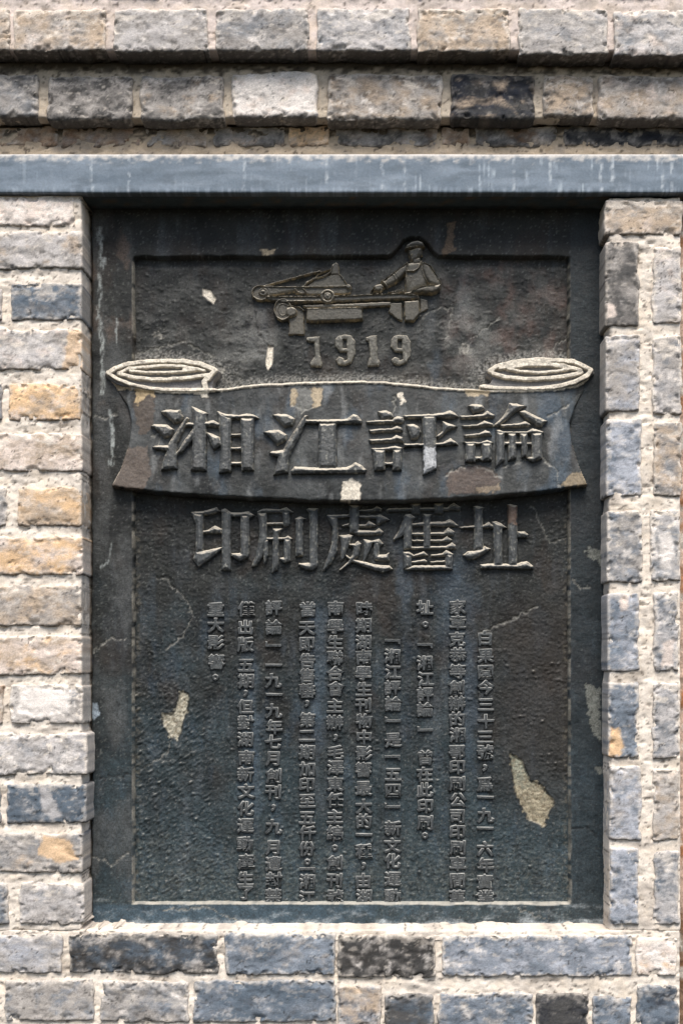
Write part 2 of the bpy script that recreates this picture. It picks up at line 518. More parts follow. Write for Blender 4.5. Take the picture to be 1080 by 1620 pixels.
for k_, (a, b) in enumerate([(-90, 75), (88, 230), (243, 400), (412, 560), (573, 720), (732, 880), (893, 1072)]):
    brick(a, b, 1644, 1705, ['GSB', 'SBG', 'GLT'][k_ % 3], d=0.0, lime=.3, thick=80, res=6)
mortar(-60, 1074, 1652, 1712, 0.004, 100, 6, 3)
# loose mortar crumb at jamb edges is part of the mortar beds above
fil = None


def fillet(X, Y):
    sd = 41.0
    t = sstep(1464, 1476, Y + fbm(X / 40, Y / 30, sd, 3) * 9 + 14 * sstep(240, 140, X) * (fbm(X / 12, Y / 6, sd + 6, 3) + .5) - 2)
    d = 0.066 - t * 0.062 + fbm(X / 26, Y / 12, sd, 3) * 0.0022
    c = np.tile(col(226, 214, 200), X.shape + (1,))
    c = mixc(c, col(168, 158, 148), sstep(-0.1, 0.5, fbm(X / 22, Y / 9, sd + 2, 4)) * 0.8)
    c = mixc(c, col(80, 72, 64), sstep(0.45, 0.6, fbm(X / 14, Y / 5, sd + 3, 4)) * 0.6)
    return d, np.ones(X.shape, bool), c


field("mortar_sill", 132, 966, 1450, 1482, 2.0, fillet, 0.03, M_mortar, wall)

# ------------------------------------------------------------------ lintel
lintel = empty("steel_lintel", (0, 0.03, 2.2), "long blue-grey painted steel lintel with white drips running above the plaque", "lintel")
P, Q = rounded_box(-90, 1140, 243, 305, -9, 8, 2.0, 2.4)
x, y, z = P.T.copy()
z = z + fbm(x / 120, y / 60, 1.0, 3) * 1.0
c = np.tile(col(104, 119, 133), (len(x), 1))
c = mixc(c, col(130, 144, 158), sstep(-0.2, 0.5, fbm(x / 160, y / 30, 3, 4)) * .8)
c = mixc(c, col(86, 100, 112), sstep(0.0, 0.5, fbm(x / 50, y / 14, 5, 4)) * .6)
dr = fbm(x / 7, y / 120, 7, 3) + 0.25 * fbm(x / 5, y / 9, 8, 3) + 0.10 * sstep(500, 1000, x)
gate = sstep(-.1, .5, fbm(x / 30, y / 34, 17, 3) + .35 * sstep(258, 246, y) + .2 * sstep(294, 304, y))
c = mixc(c, col(190, 202, 212), sstep(0.26, 0.7, dr) * gate * (.25 + .5 * sstep(300, 900, x)))
for (dx, wd, y2) in [(517, 2.2, 304), (968, 3, 304), (1047, 2, 304), (145, 1.5, 303), (386, 1.6, 304), (204, 1.5, 300), (640, 2, 303), (870, 2.5, 304), (1062, 2.5, 304),
                     (950, 2, 300), (812, 1.6, 304), (605, 2.2, 304)]:
    mm = sstep(wd + 1, wd - 1, np.abs(x - dx + fbm(y / 18, dx, 2) * 3)) * sstep(-.3, .2, fbm(x / 3, y / 9, 12) + .25) * sstep(-.4, .5, fbm(y / 16, dx, 19))
    c = mixc(c, col(206, 214, 220), mm * .65)
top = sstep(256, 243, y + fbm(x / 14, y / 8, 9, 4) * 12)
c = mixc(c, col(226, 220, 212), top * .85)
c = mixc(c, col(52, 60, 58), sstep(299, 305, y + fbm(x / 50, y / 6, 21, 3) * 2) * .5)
bot = .5 * sstep(294, 300, y + fbm(x / 5, 1, 10, 3) * 3)
c = mixc(c, col(160, 172, 186), bot * sstep(.0, .3, fbm(x / 9, 2, 14, 3)) * .8)
k = (D - .01) / D
V = np.stack([CX + ((x - 540) / 1000 - CX) * k, z / 1000, CZ + (1050 - y) / 1000 * k], -1)
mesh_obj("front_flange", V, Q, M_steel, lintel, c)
P, Q = rounded_box(-90, 1140, 297, 303.5, 4, 112, 1.0, 8)
x, y, z = P.T.copy()
V = np.stack([CX + ((x - 540) / 1000 - CX) * k, z / 1000, CZ + (1050 - y) / 1000 * k], -1)
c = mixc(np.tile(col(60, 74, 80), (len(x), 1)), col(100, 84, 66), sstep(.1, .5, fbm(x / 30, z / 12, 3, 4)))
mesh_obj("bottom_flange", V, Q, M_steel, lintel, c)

# ------------------------------------------------------------------ neighbouring wall seen in a sliver at the right
def rend(X, Y):
    d = 0.035 + fbm(X / 20, Y / 20, 90, 4) * 0.004
    c = np.tile(col(206, 178, 158), X.shape + (1,))
    c = mixc(c, col(170, 120, 84), sstep(.0, .4, fbm(X / 60, Y / 60, 91, 4)))
    c = mixc(c, col(110, 84, 62), sstep(1400, 1480, Y + fbm(X / 20, Y / 30, 92) * 60) * .8)
    c = mixc(c, col(214, 208, 196), sstep(.15, .4, fbm(X / 30, Y / 40, 93, 4)) * .8)
    return d, np.ones(X.shape, bool), c


rw = field("rendered_wall", 1060, 1420, 304, 1720, 3.5, rend, 0.035, M_render, None)
rw["label"] = "sliver of flaking brown and pink rendered wall at the right edge"
rw["category"] = "wall"

# ------------------------------------------------------------------ plaque
plaque = empty("memorial_plaque", (0, 0.1, 1.08), "dark carved stone plaque with a ribbon banner and Chinese inscription recessed in the wall", "plaque")
OPEN = [(211, 406), (612, 405), (620, 403), (630, 391), (639, 379), (651, 375), (664, 375), (674, 384), (684, 397), (694, 405), (899, 406), (901, 1430), (211, 1429)]
FR, PN = 0.060, 0.075

CREAM = col(232, 222, 204); TAN = col(174, 158, 132); BROWN = col(96, 78, 66); GREYL = col(150, 156, 160)


def patch(c, X, Y, poly, kc, am=1.0, wob=3.0, seed=0.0):
    wx = X + fbm(X / 9, Y / 9, 200 + seed, 3) * wob
    wy = Y + fbm(X / 9, Y / 9, 300 + seed, 3) * wob
    s_ = sd_local(poly, wx, wy)
    c = mixc(c, c * .6, sstep(2.4, .5, np.abs(s_ + 1)) * .5)
    tone = (1 + .22 * fbm(X / 7, Y / 7, 310 + seed, 4))[..., None]
    return mixc(c, np.asarray(kc) * tone, sstep(-0.8, 0.8, s_) * am)


def crack(c, d, X, Y, pl, light=True, wdt=1.0, am=.8):
    wx = X + fbm(X / 10, Y / 10, 400, 3) * 5
    wy = Y + fbm(X / 10, Y / 10, 500, 3) * 5
    m = sstep(wdt + .8, wdt - .5, dl_local(pl, wx, wy))
    if d is not None:
        d = d + m * 0.0012
    c = mixc(c, col(150, 148, 140) if light else col(10, 10, 10), m * am * (.5 + .5 * sstep(-.3, .3, perlin(X / 7, Y / 7, 3))))
    return c, d


def plaque_base(X, Y, seed=0.0):
    """stone colour and weathering: mottled, streaked, lighter and bluer towards the bottom"""
    c = np.tile(col(34, 36, 34), X.shape + (1,))
    c = mixc(c, col(17, 20, 20), sstep(-.1, .4, fbm(X / 70, Y / 60, 1 + seed, 4)))
    c = mixc(c, col(52, 43, 36), sstep(.05, .4, fbm(X / 60, Y / 110, 2 + seed, 4)) * .45)
    blue = sstep(900, 1430, Y + fbm(X / 80, Y / 80, 3 + seed, 4) * 260)
    c = mixc(c, col(54, 69, 75), blue * .75)
    st = fbm(X / 34, Y / 150, 4 + seed, 5)
    c = mixc(c, col(96, 102, 108), sstep(.1, .7, st) * .28)
    c = mixc(c, col(22, 26, 28), sstep(.1, .6, fbm(X / 26, Y / 120, 14 + seed, 4)) * .4)
    c = mixc(c, col(80, 100, 118), sstep(.1, .6, fbm(X / 38, Y / 100, 16 + seed, 5)) * .18 * sstep(820, 1000, Y))
    sp = fbm(X / 4.5, Y / 4, 5 + seed, 3)
    c = mixc(c, col(124, 126, 122), sstep(.34, .6, sp + .12 * fbm(X / 60, Y / 60, 6 + seed)) * (.35 + .15 * blue))
    c = mixc(c, col(26, 28, 28), sstep(.2, .5, fbm(X / 6, Y / 5, 7 + seed, 3)) * .5)
    return c


# ribbon banner
BAN = [(167, 590), (182, 603), (215, 612), (253, 616), (300, 617), (345, 614), (400, 607), (480, 603), (560, 601), (600, 602), (650, 606), (700, 612),
       (760, 615), (830, 615), (885, 612), (912, 606), (930, 595), (938, 585), (928, 612), (911, 642), (902, 668), (905, 700), (915, 735), (929, 769),
       (900, 772), (850, 779), (780, 786), (700, 791), (620, 794), (540, 794), (460, 791), (380, 787), (300, 783), (230, 777), (177, 771),
       (190, 745), (203, 705), (207, 668), (199, 640), (178, 608)]
TOPL = BAN[:18]
TX = np.array([p[0] for p in TOPL]); TY = np.array([p[1] for p in TOPL])


def frame_fn(X, Y):
    wx = X + fbm(X / 40, Y / 40, 30, 3) * 1.5
    wy = Y + fbm(X / 40, Y / 40, 31, 3) * 1.2
    s = -sd_poly(OPEN, wx, wy)             # positive on the frame
    d = FR + (PN + .004 - FR) * sstep(.6, -1.8, s)
    d = d + fbm(X / 30, Y / 30, 32, 4) * .0011 + fbm(X / 6, Y / 6, 33, 2) * .0003
    c = plaque_base(X, Y, 50)
    lf = sstep(215, 205, X)
    c = mixc(c, col(78, 80, 80), lf * sstep(-.2, .5, fbm(X / 50, Y / 140, 35, 4)) * .75)
    c = mixc(c, col(92, 78, 68), lf * sstep(.1, .5, fbm(X / 40, Y / 60, 36, 4)) * .7 * sstep(800, 400, Y))
    rt = sstep(898, 905, X)
    c = mixc(c, col(38, 48, 54), rt * .6)  # right strip toned dark: the right jamb's shade put into the colour
    bt = sstep(1428, 1434, Y)
    c = mixc(c, col(60, 78, 90), bt * sstep(700, 500, X + fbm(X / 30, Y / 30, 37) * 200) * .8)
    wb = sstep(-.1, .8, fbm(X / 34, Y / 12, 38, 6, .7) + sstep(1448, 1468, Y) * .55 - .1) * sstep(1405, 1445, Y)
    c = mixc(c, col(176, 184, 188), wb * .7)
    # worn arris
    am = sstep(2.6, 0.2, np.abs(s)) * sstep(-.25, .3, fbm(X / 12, Y / 12, 39, 3) + .35 * bt + .1)
    c = mixc(c, col(170, 164, 150), am * np.where(Y < 412, 0.0, np.where(Y > 1424, 1.0, .6)))
    c = patch(c, X, Y, [(412, 394), (436, 395), (430, 403), (415, 404)], TAN)
    c = patch(c, X, Y, [(708, 352), (720, 350), (716, 385), (722, 395), (700, 404), (697, 398), (705, 385)], col(96, 80, 64))
    c = patch(c, X, Y, [(145, 1112), (155, 1112), (158, 1130), (150, 1138), (145, 1135)], col(140, 152, 162))
    for p in ([(925, 1083), (948, 1088), (950, 1172), (938, 1165), (930, 1130)], [(942, 1208), (964, 1226), (945, 1222)],
              [(923, 870), (955, 866), (955, 892), (935, 885)]):
        c = patch(c, X, Y, p, col(112, 114, 108), wob=8)
    for pl, wd in (([(158, 362), (161, 410), (157, 460), (158, 500), (163, 560), (165, 600), (160, 622)], 2.6), ([(174, 650), (180, 690), (176, 735)], 1.6),
                   ([(160, 900), (175, 885), (178, 860)], .8), ([(186, 505), (182, 545)], 1.0)):
        wx2 = X + fbm(X / 12, Y / 40, 44, 3) * 6
        m = sstep(wd + 2, wd - 1, dl_local(pl, wx2, Y)) * sstep(-.35, .25, fbm(X / 3, Y / 12, 45, 3) + .1)
        c = mixc(c, col(166, 172, 170), m * .75)
    for pl, lt in (([(165, 497), (182, 508), (206, 507)], False), ([(904, 1311), (930, 1310), (946, 1326)], False), ([(145, 1355), (180, 1368), (201, 1350)], True),
                   ([(155, 1232), (190, 1228), (207, 1226)], False), ([(147, 658), (172, 662), (180, 655)], True), ([(905, 918), (920, 932), (932, 930)], True),
                   ([(260, 1440), (330, 1436), (380, 1460)], True), ([(820, 1436), (860, 1455)], True), ([(150, 1030), (175, 1010), (200, 1012)], True)):
        c, d = crack(c, d, X, Y, pl, lt)
    # mortar smears along the outer edge of the slab
    oe = 962 - X
    m = sstep(5, 0, oe + fbm(X / 8, Y / 14, 47, 4) * 9)
    c = mixc(c, col(190, 182, 166), m * .6 * sstep(380, 460, Y))
    d = d - m * .002
    ge = X - 144.5 - fbm(3.0, Y / 40, 48, 3) * 2
    d = d + sstep(1.5, -1.5, ge) * .03
    return d, (s > -2.6) & (ge > -2.5), c


field("frame", 124, 968, 330, 1474, 2.1, frame_fn, FR, M_stone, plaque)


def panel_fn(X, Y):
    d = PN + fbm(X / 60, Y / 60, 60, 3) * .0016
    d = d - np.abs(fbm(X / 22, Y / 14, 61, 3)) * .0007
    st = sstep(1000, 1150, Y) * sstep(380, 300, X)
    ch = perlin((X + Y) / 5.5, (X - Y) / 16, 62)       # chisel marks
    d = d - (np.clip(ch, .1, 1) - .1) * .0042 * st
    gr = sstep(.22, .6, perlin(X / 5, Y / 4.4, 63)) * sstep(900, 1050, Y) * (.25 + 1.1 * sstep(-.1, .5, fbm(X / 60, Y / 50, 78, 3) + .5 * sstep(1250, 1400, Y)))
    d = d - gr * .0017
    d = d - sstep(.25, .5, fbm(X / 8, Y / 6, 64, 3)) * .0013 * sstep(960, 780, Y)
    d = d + fbm(X / 4.5, Y / 4, 65, 2) * .0006 * sstep(560, 800, Y)
    c = plaque_base(X, Y)
    rb = sstep(690, 720, X) * sstep(600, 560, Y)
    c = mixc(c, col(98, 76, 68), rb * sstep(-.2, .6, fbm(X / 34, Y / 50, 66, 5)) * .5)
    hz = np.maximum(sstep(70, 10, np.hypot(X - 395, (Y - 545) * .9)), sstep(80, 10, np.hypot(X - 740, Y - 530)))
    c = mixc(c, col(124, 124, 120), sstep(-.2, .6, fbm(X / 40, Y / 30, 67, 5) + hz * .35) * sstep(620, 560, Y) * (.25 + .4 * hz))
    c = mixc(c, col(46, 41, 36), sstep(760, 820, X) * sstep(1330, 1200, Y) * sstep(900, 1000, Y) * .7)
    c = mixc(c, col(120, 124, 118), sstep(1290, 1390, Y + fbm(X / 30, Y / 30, 68) * 60) * sstep(-.2, .6, fbm(X / 9, Y / 6, 69, 5, .7)) * .4)
    for p in ([(321, 457), (333, 460), (342, 473), (338, 481), (321, 467)], [(424, 546), (432, 549), (431, 575), (424, 586), (420, 575)]):
        s = sd_local(p, X, Y)
        c = mixc(c, CREAM, sstep(-.8, .8, s)); d = d + sstep(-.6, .6, s) * .002
    pc = [(287, 1093), (298, 1098), (297, 1125), (290, 1140), (282, 1172), (271, 1166), (257, 1142), (257, 1129), (274, 1130), (281, 1112)]
    c = patch(c, X, Y, pc, col(176, 170, 152), wob=5)
    pr = [(806, 1192), (824, 1203), (838, 1235), (853, 1240), (876, 1268), (866, 1290), (861, 1308), (836, 1297), (818, 1262), (811, 1230)]
    c = patch(c, X, Y, pr, col(156, 147, 125), wob=5)
    s = np.maximum(sd_local(pr, X, Y), sd_local(pc, X, Y))
    d = d + sstep(-.6, .6, s) * (.0026 + fbm(X / 6, Y / 6, 70, 3) * .0012)
    c = mixc(c, col(132, 136, 122), sstep(0, 1, s) * sstep(1260, 1215, Y + fbm(X / 9, Y / 9, 79) * 30) * sstep(700, 800, X) * .8)
    c = mixc(c, col(22, 22, 20), sstep(2.2, .3, np.abs(s + .8)) * .6)
    c = mixc(c, col(120, 106, 84), sstep(0, 2, s) * sstep(0, .4, fbm(X / 6, Y / 6, 71, 3)) * .6)
    for pl, lt in (([(255, 912), (285, 940), (300, 955), (305, 978), (288, 1008), (262, 1027)], True), ([(240, 915), (262, 912), (285, 935)], False),
                   ([(735, 558), (748, 535), (775, 515), (790, 500)], True), ([(866, 562), (880, 545), (899, 532)], True), ([(402, 480), (407, 525), (418, 543), (430, 548)], False),
                   ([(668, 500), (700, 485), (715, 492), (705, 540)], True), ([(800, 640), (830, 780)], True), ([(840, 800), (870, 860), (899, 850)], True),
                   ([(230, 1215), (260, 1195), (272, 1170)], True), ([(760, 1000), (800, 985), (850, 960)], True), ([(215, 560), (290, 540), (340, 565)], True)):
        c, d = crack(c, d, X, Y, pl, lt, am=.6)
    m = sstep(.0, .4, fbm(X / 8, Y / 8, 74, 4)) * sstep(16, 0, np.minimum(X - 213, 900 - X) + 0 * X) * sstep(800, 840, Y)
    c = mixc(c, col(118, 112, 98), m * .5)
    lip = d_line(TOPL, X, Y)
    el = np.minimum(np.hypot((X - 257) / 90, (Y - 592) / 28), np.hypot((X - 852) / 88, (Y - 590) / 27))
    bl = np.maximum(sstep(15, 2, lip + fbm(X / 8, Y / 6, 76, 4) * 7), sstep(1.5, 1.0, el + fbm(X / 8, Y / 6, 76, 4) * .3))
    c = mixc(c, col(176, 174, 168), bl * .5 * sstep(-.4, .3, fbm(X / 4, Y / 3, 77, 3)))
    for (sx, y0_, y1_, wd) in ((716, 880, 1010, 26), (640, 860, 960, 12), (690, 560, 600, 8), (740, 1010, 1200, 16), (505, 960, 1150, 14), (395, 1030, 1300, 16)):
        m = sstep(wd * 1.5, wd * .2, np.abs(X - sx + fbm(X / 20, Y / 30, 81, 3) * 12)) * sstep(y0_ - 20, y0_ + 20, Y) * sstep(y1_ + 60, y1_ - 30, Y + fbm(X / 8, Y / 8, 82) * 20)
        c = mixc(c, col(88, 106, 122), m * .26)
    for (sx, sy, r) in ((735, 555, 14), (345, 590, 10), (250, 530, 9), (455, 478, 8)):
        m = sstep(r, r * .3, np.hypot(X - sx, (Y - sy) * 1.3) + fbm(X / 7, Y / 7, 75, 4) * 12)
        c = mixc(c, col(168, 164, 154), m * .55)
    return d, np.ones(X.shape, bool), c


field("panel", 207, 906, 370, 1434, 1.7, panel_fn, PN, M_stone, plaque)

BF = 0.046


def banner_h(X, Y):
    v = np.clip((Y - np.interp(X, TX, TY)) / 165, 0, 1)
    h = BF + .004 - v * .012
    endl = sstep(235, 175, X) * sstep(730, 620, Y)
    endr = sstep(870, 935, X) * sstep(730, 620, Y)
    h = h + (endl + endr) * .011
    h = h + .003 * np.sin((X - 200) / 700 * math.pi * 2.2) * v
    return h


def banner_fn(X, Y):
    wx = X + fbm(X / 40, Y / 40, 100, 3) * 1.2
    wy = Y + fbm(X / 30, Y / 30, 101, 3) * 1.2
    s = sd_poly(BAN, wx, wy)
    h = banner_h(X, Y) + fbm(X / 40, Y / 40, 102, 4) * .0012 + fbm(X / 6, Y / 6, 103, 2) * .0003
    lip = d_line(TOPL, wx, wy)
    h = h - sstep(6.5, 3.0, lip) * .003
    d = h + (.084 - h) * sstep(1.0, -2.2, s)
    d = np.where(s < 3, d + .0012 * (1 - np.clip(s, 0, 3) / 3), d)
    c = plaque_base(X, Y, 120)
    c = mixc(c, col(76, 79, 79), sstep(-.5, .6, fbm(X / 50, Y / 60, 104, 5)) * .8)
    c = mixc(c, col(74, 92, 108), sstep(.1, .7, fbm(X / 40, Y / 90, 105, 4) + .6 * sstep(38, 5, np.abs(X - 885))) * .5)
    c = mixc(c, col(148, 150, 150), sstep(.1, .7, fbm(X / 24, Y / 70, 106, 5)) * .4)
    lipm = sstep(5.6, 3.8, lip + fbm(X / 7, Y / 7, 107, 3) * 1.6)
    c = mixc(c, CREAM, lipm)
    for p, kc in (([(544, 765), (556, 757), (570, 766), (570, 792), (538, 795)], CREAM), ([(629, 621), (637, 623), (641, 635), (633, 641)], CREAM),
                  ([(462, 612), (471, 615), (467, 645), (458, 640)], TAN), ([(491, 612), (510, 615), (508, 641), (495, 645)], TAN),
                  ([(470, 615), (492, 614), (494, 645), (480, 652), (468, 645)], col(112, 112, 108)),
                  ([(733, 614), (776, 616), (770, 626), (738, 626)], TAN), ([(213, 612), (246, 614), (241, 680), (222, 690), (211, 650)], col(78, 69, 61)),
                  ([(178, 600), (200, 607), (208, 614), (180, 616)], TAN), ([(212, 611), (246, 614), (243, 630), (236, 622), (216, 640)], col(178, 156, 120)),
                  ([(300, 615), (332, 617), (325, 627), (312, 624)], CREAM),
                  ([(177, 771), (192, 712), (232, 704), (241, 750), (226, 777)], col(92, 82, 74)),
                  ([(705, 752), (725, 741), (750, 735), (775, 743), (790, 758), (789, 777), (754, 781), (707, 783)], col(84, 73, 66)),
                  ([(752, 772), (790, 766), (789, 778), (754, 782)], col(126, 112, 94)),
                  ([(884, 771), (903, 750), (921, 746), (932, 768)], col(138, 124, 102))):
        c = patch(c, X, Y, p, kc, wob=4.5)
    for pl, lt in (([(478, 652), (470, 645), (462, 640)], True), ([(478, 652), (490, 645), (500, 640)], True), ([(705, 752), (722, 742), (748, 735), (790, 755)], True),
                   ([(795, 740), (850, 720), (880, 745), (882, 770)], True), ([(240, 690), (260, 680), (246, 720)], True), ([(866, 660), (900, 640)], True),
                   ([(620, 680), (623, 625)], True)):
        c, d = crack(c, d, X, Y, pl, lt, am=.7)
    return d, s > -3.0, c


field("banner", 158, 946, 576, 802, 1.6, banner_fn, BF, M_relief, plaque)


# rolled ends of the ribbon
def Z(ox, oy, s, pts):
    return [(ox + a / s, oy + b / s) for a, b in pts]


def scroll(name, outer, ridges, x0, x1, y0, y1):
    def fn(X, Y):
        wx = X + fbm(X / 14, Y / 14, 130, 3) * 1.0
        wy = Y + fbm(X / 14, Y / 14, 131, 3) * 0.8
        s = sd_poly(outer, wx, wy) + 1.8
        h = np.zeros(X.shape)
        cm = np.zeros(X.shape)
        for pl, wd in ridges:
            l = d_line(pl, wx, wy)
            h = np.maximum(h, sstep(wd + .8, wd - .5, l))
            cm = np.maximum(cm, sstep(wd + .9, wd - .3, l + fbm(X / 5, Y / 5, 133, 3) * .8))
        base = BF + .006
        top = base - h * .007 + fbm(X / 12, Y / 9, 132, 3) * .0008
        d = top + (.084 - top) * sstep(.6, -2.2, s)
        c = plaque_base(X, Y, 120)
        c = mixc(c, col(150, 148, 148), np.full(X.shape, .6))
        c = mixc(c, CREAM, cm * (.8 + .2 * sstep(-.4, .1, fbm(X / 9, Y / 5, 134, 3))))
        c = mixc(c, col(120, 116, 110), sstep(.2, .5, fbm(X / 12, Y / 6, 135, 4)) * .55)
        return d, s > -2.8, c
    return field(name, x0, x1, y0, y1, .95, fn, BF, M_relief, plaque)


zl = lambda p: Z(160, 555, 5.4, p)
zr = lambda p: Z(760, 555, 5.4, p)
scroll("scroll_end", zl([(30, 190), (90, 140), (200, 95), (350, 75), (520, 66), (700, 68), (850, 92), (960, 135), (1000, 170), (980, 205), (945, 240), (940, 325),
                         (1000, 335), (500, 345), (300, 320), (130, 270), (60, 225)]),
       [(zl([(60, 185), (130, 145), (250, 110), (400, 90), (520, 84), (700, 88), (850, 112), (975, 165), (925, 215), (915, 240)]), 3.6),
        (zl([(60, 190), (130, 235), (250, 285), (400, 318), (520, 330), (760, 335), (990, 332)]), 2.8),
        (zl([(150, 190), (240, 150), (400, 135), (530, 125), (700, 132), (850, 160), (880, 168)]), 2.6),
        (zl([(150, 190), (250, 222), (400, 240), (560, 242), (740, 230), (920, 205)]), 3.0),
        (zl([(250, 172), (380, 182), (520, 184), (680, 178), (810, 160), (700, 160)]), 2.2),
        (zl([(930, 210), (880, 260), (890, 320)]), 4.2)],
       160, 350, 560, 624)
scroll("scroll_end", zr([(60, 165), (120, 125), (250, 88), (480, 55), (700, 66), (800, 68), (960, 155), (965, 180), (900, 230), (800, 280), (680, 315), (400, 332), (150, 328), (0, 312),
                         (0, 290), (90, 285), (110, 230), (62, 200)]),
       [(zr([(80, 172), (140, 128), (300, 92), (480, 75), (700, 82), (800, 92), (940, 160), (915, 208), (800, 265), (680, 300), (540, 318)]), 3.6),
        (zr([(0, 305), (150, 318), (400, 322), (560, 315)]), 2.8),
        (zr([(165, 150), (300, 115), (500, 108), (700, 125), (850, 165), (860, 185), (760, 210), (600, 232), (400, 240), (220, 225), (100, 190)]), 3.2),
        (zr([(230, 152), (350, 175), (500, 186), (650, 172), (770, 150)]), 2.4),
        (zr([(270, 140), (400, 122), (560, 120), (700, 140)]), 2.0)],
       758, 944, 560, 620)

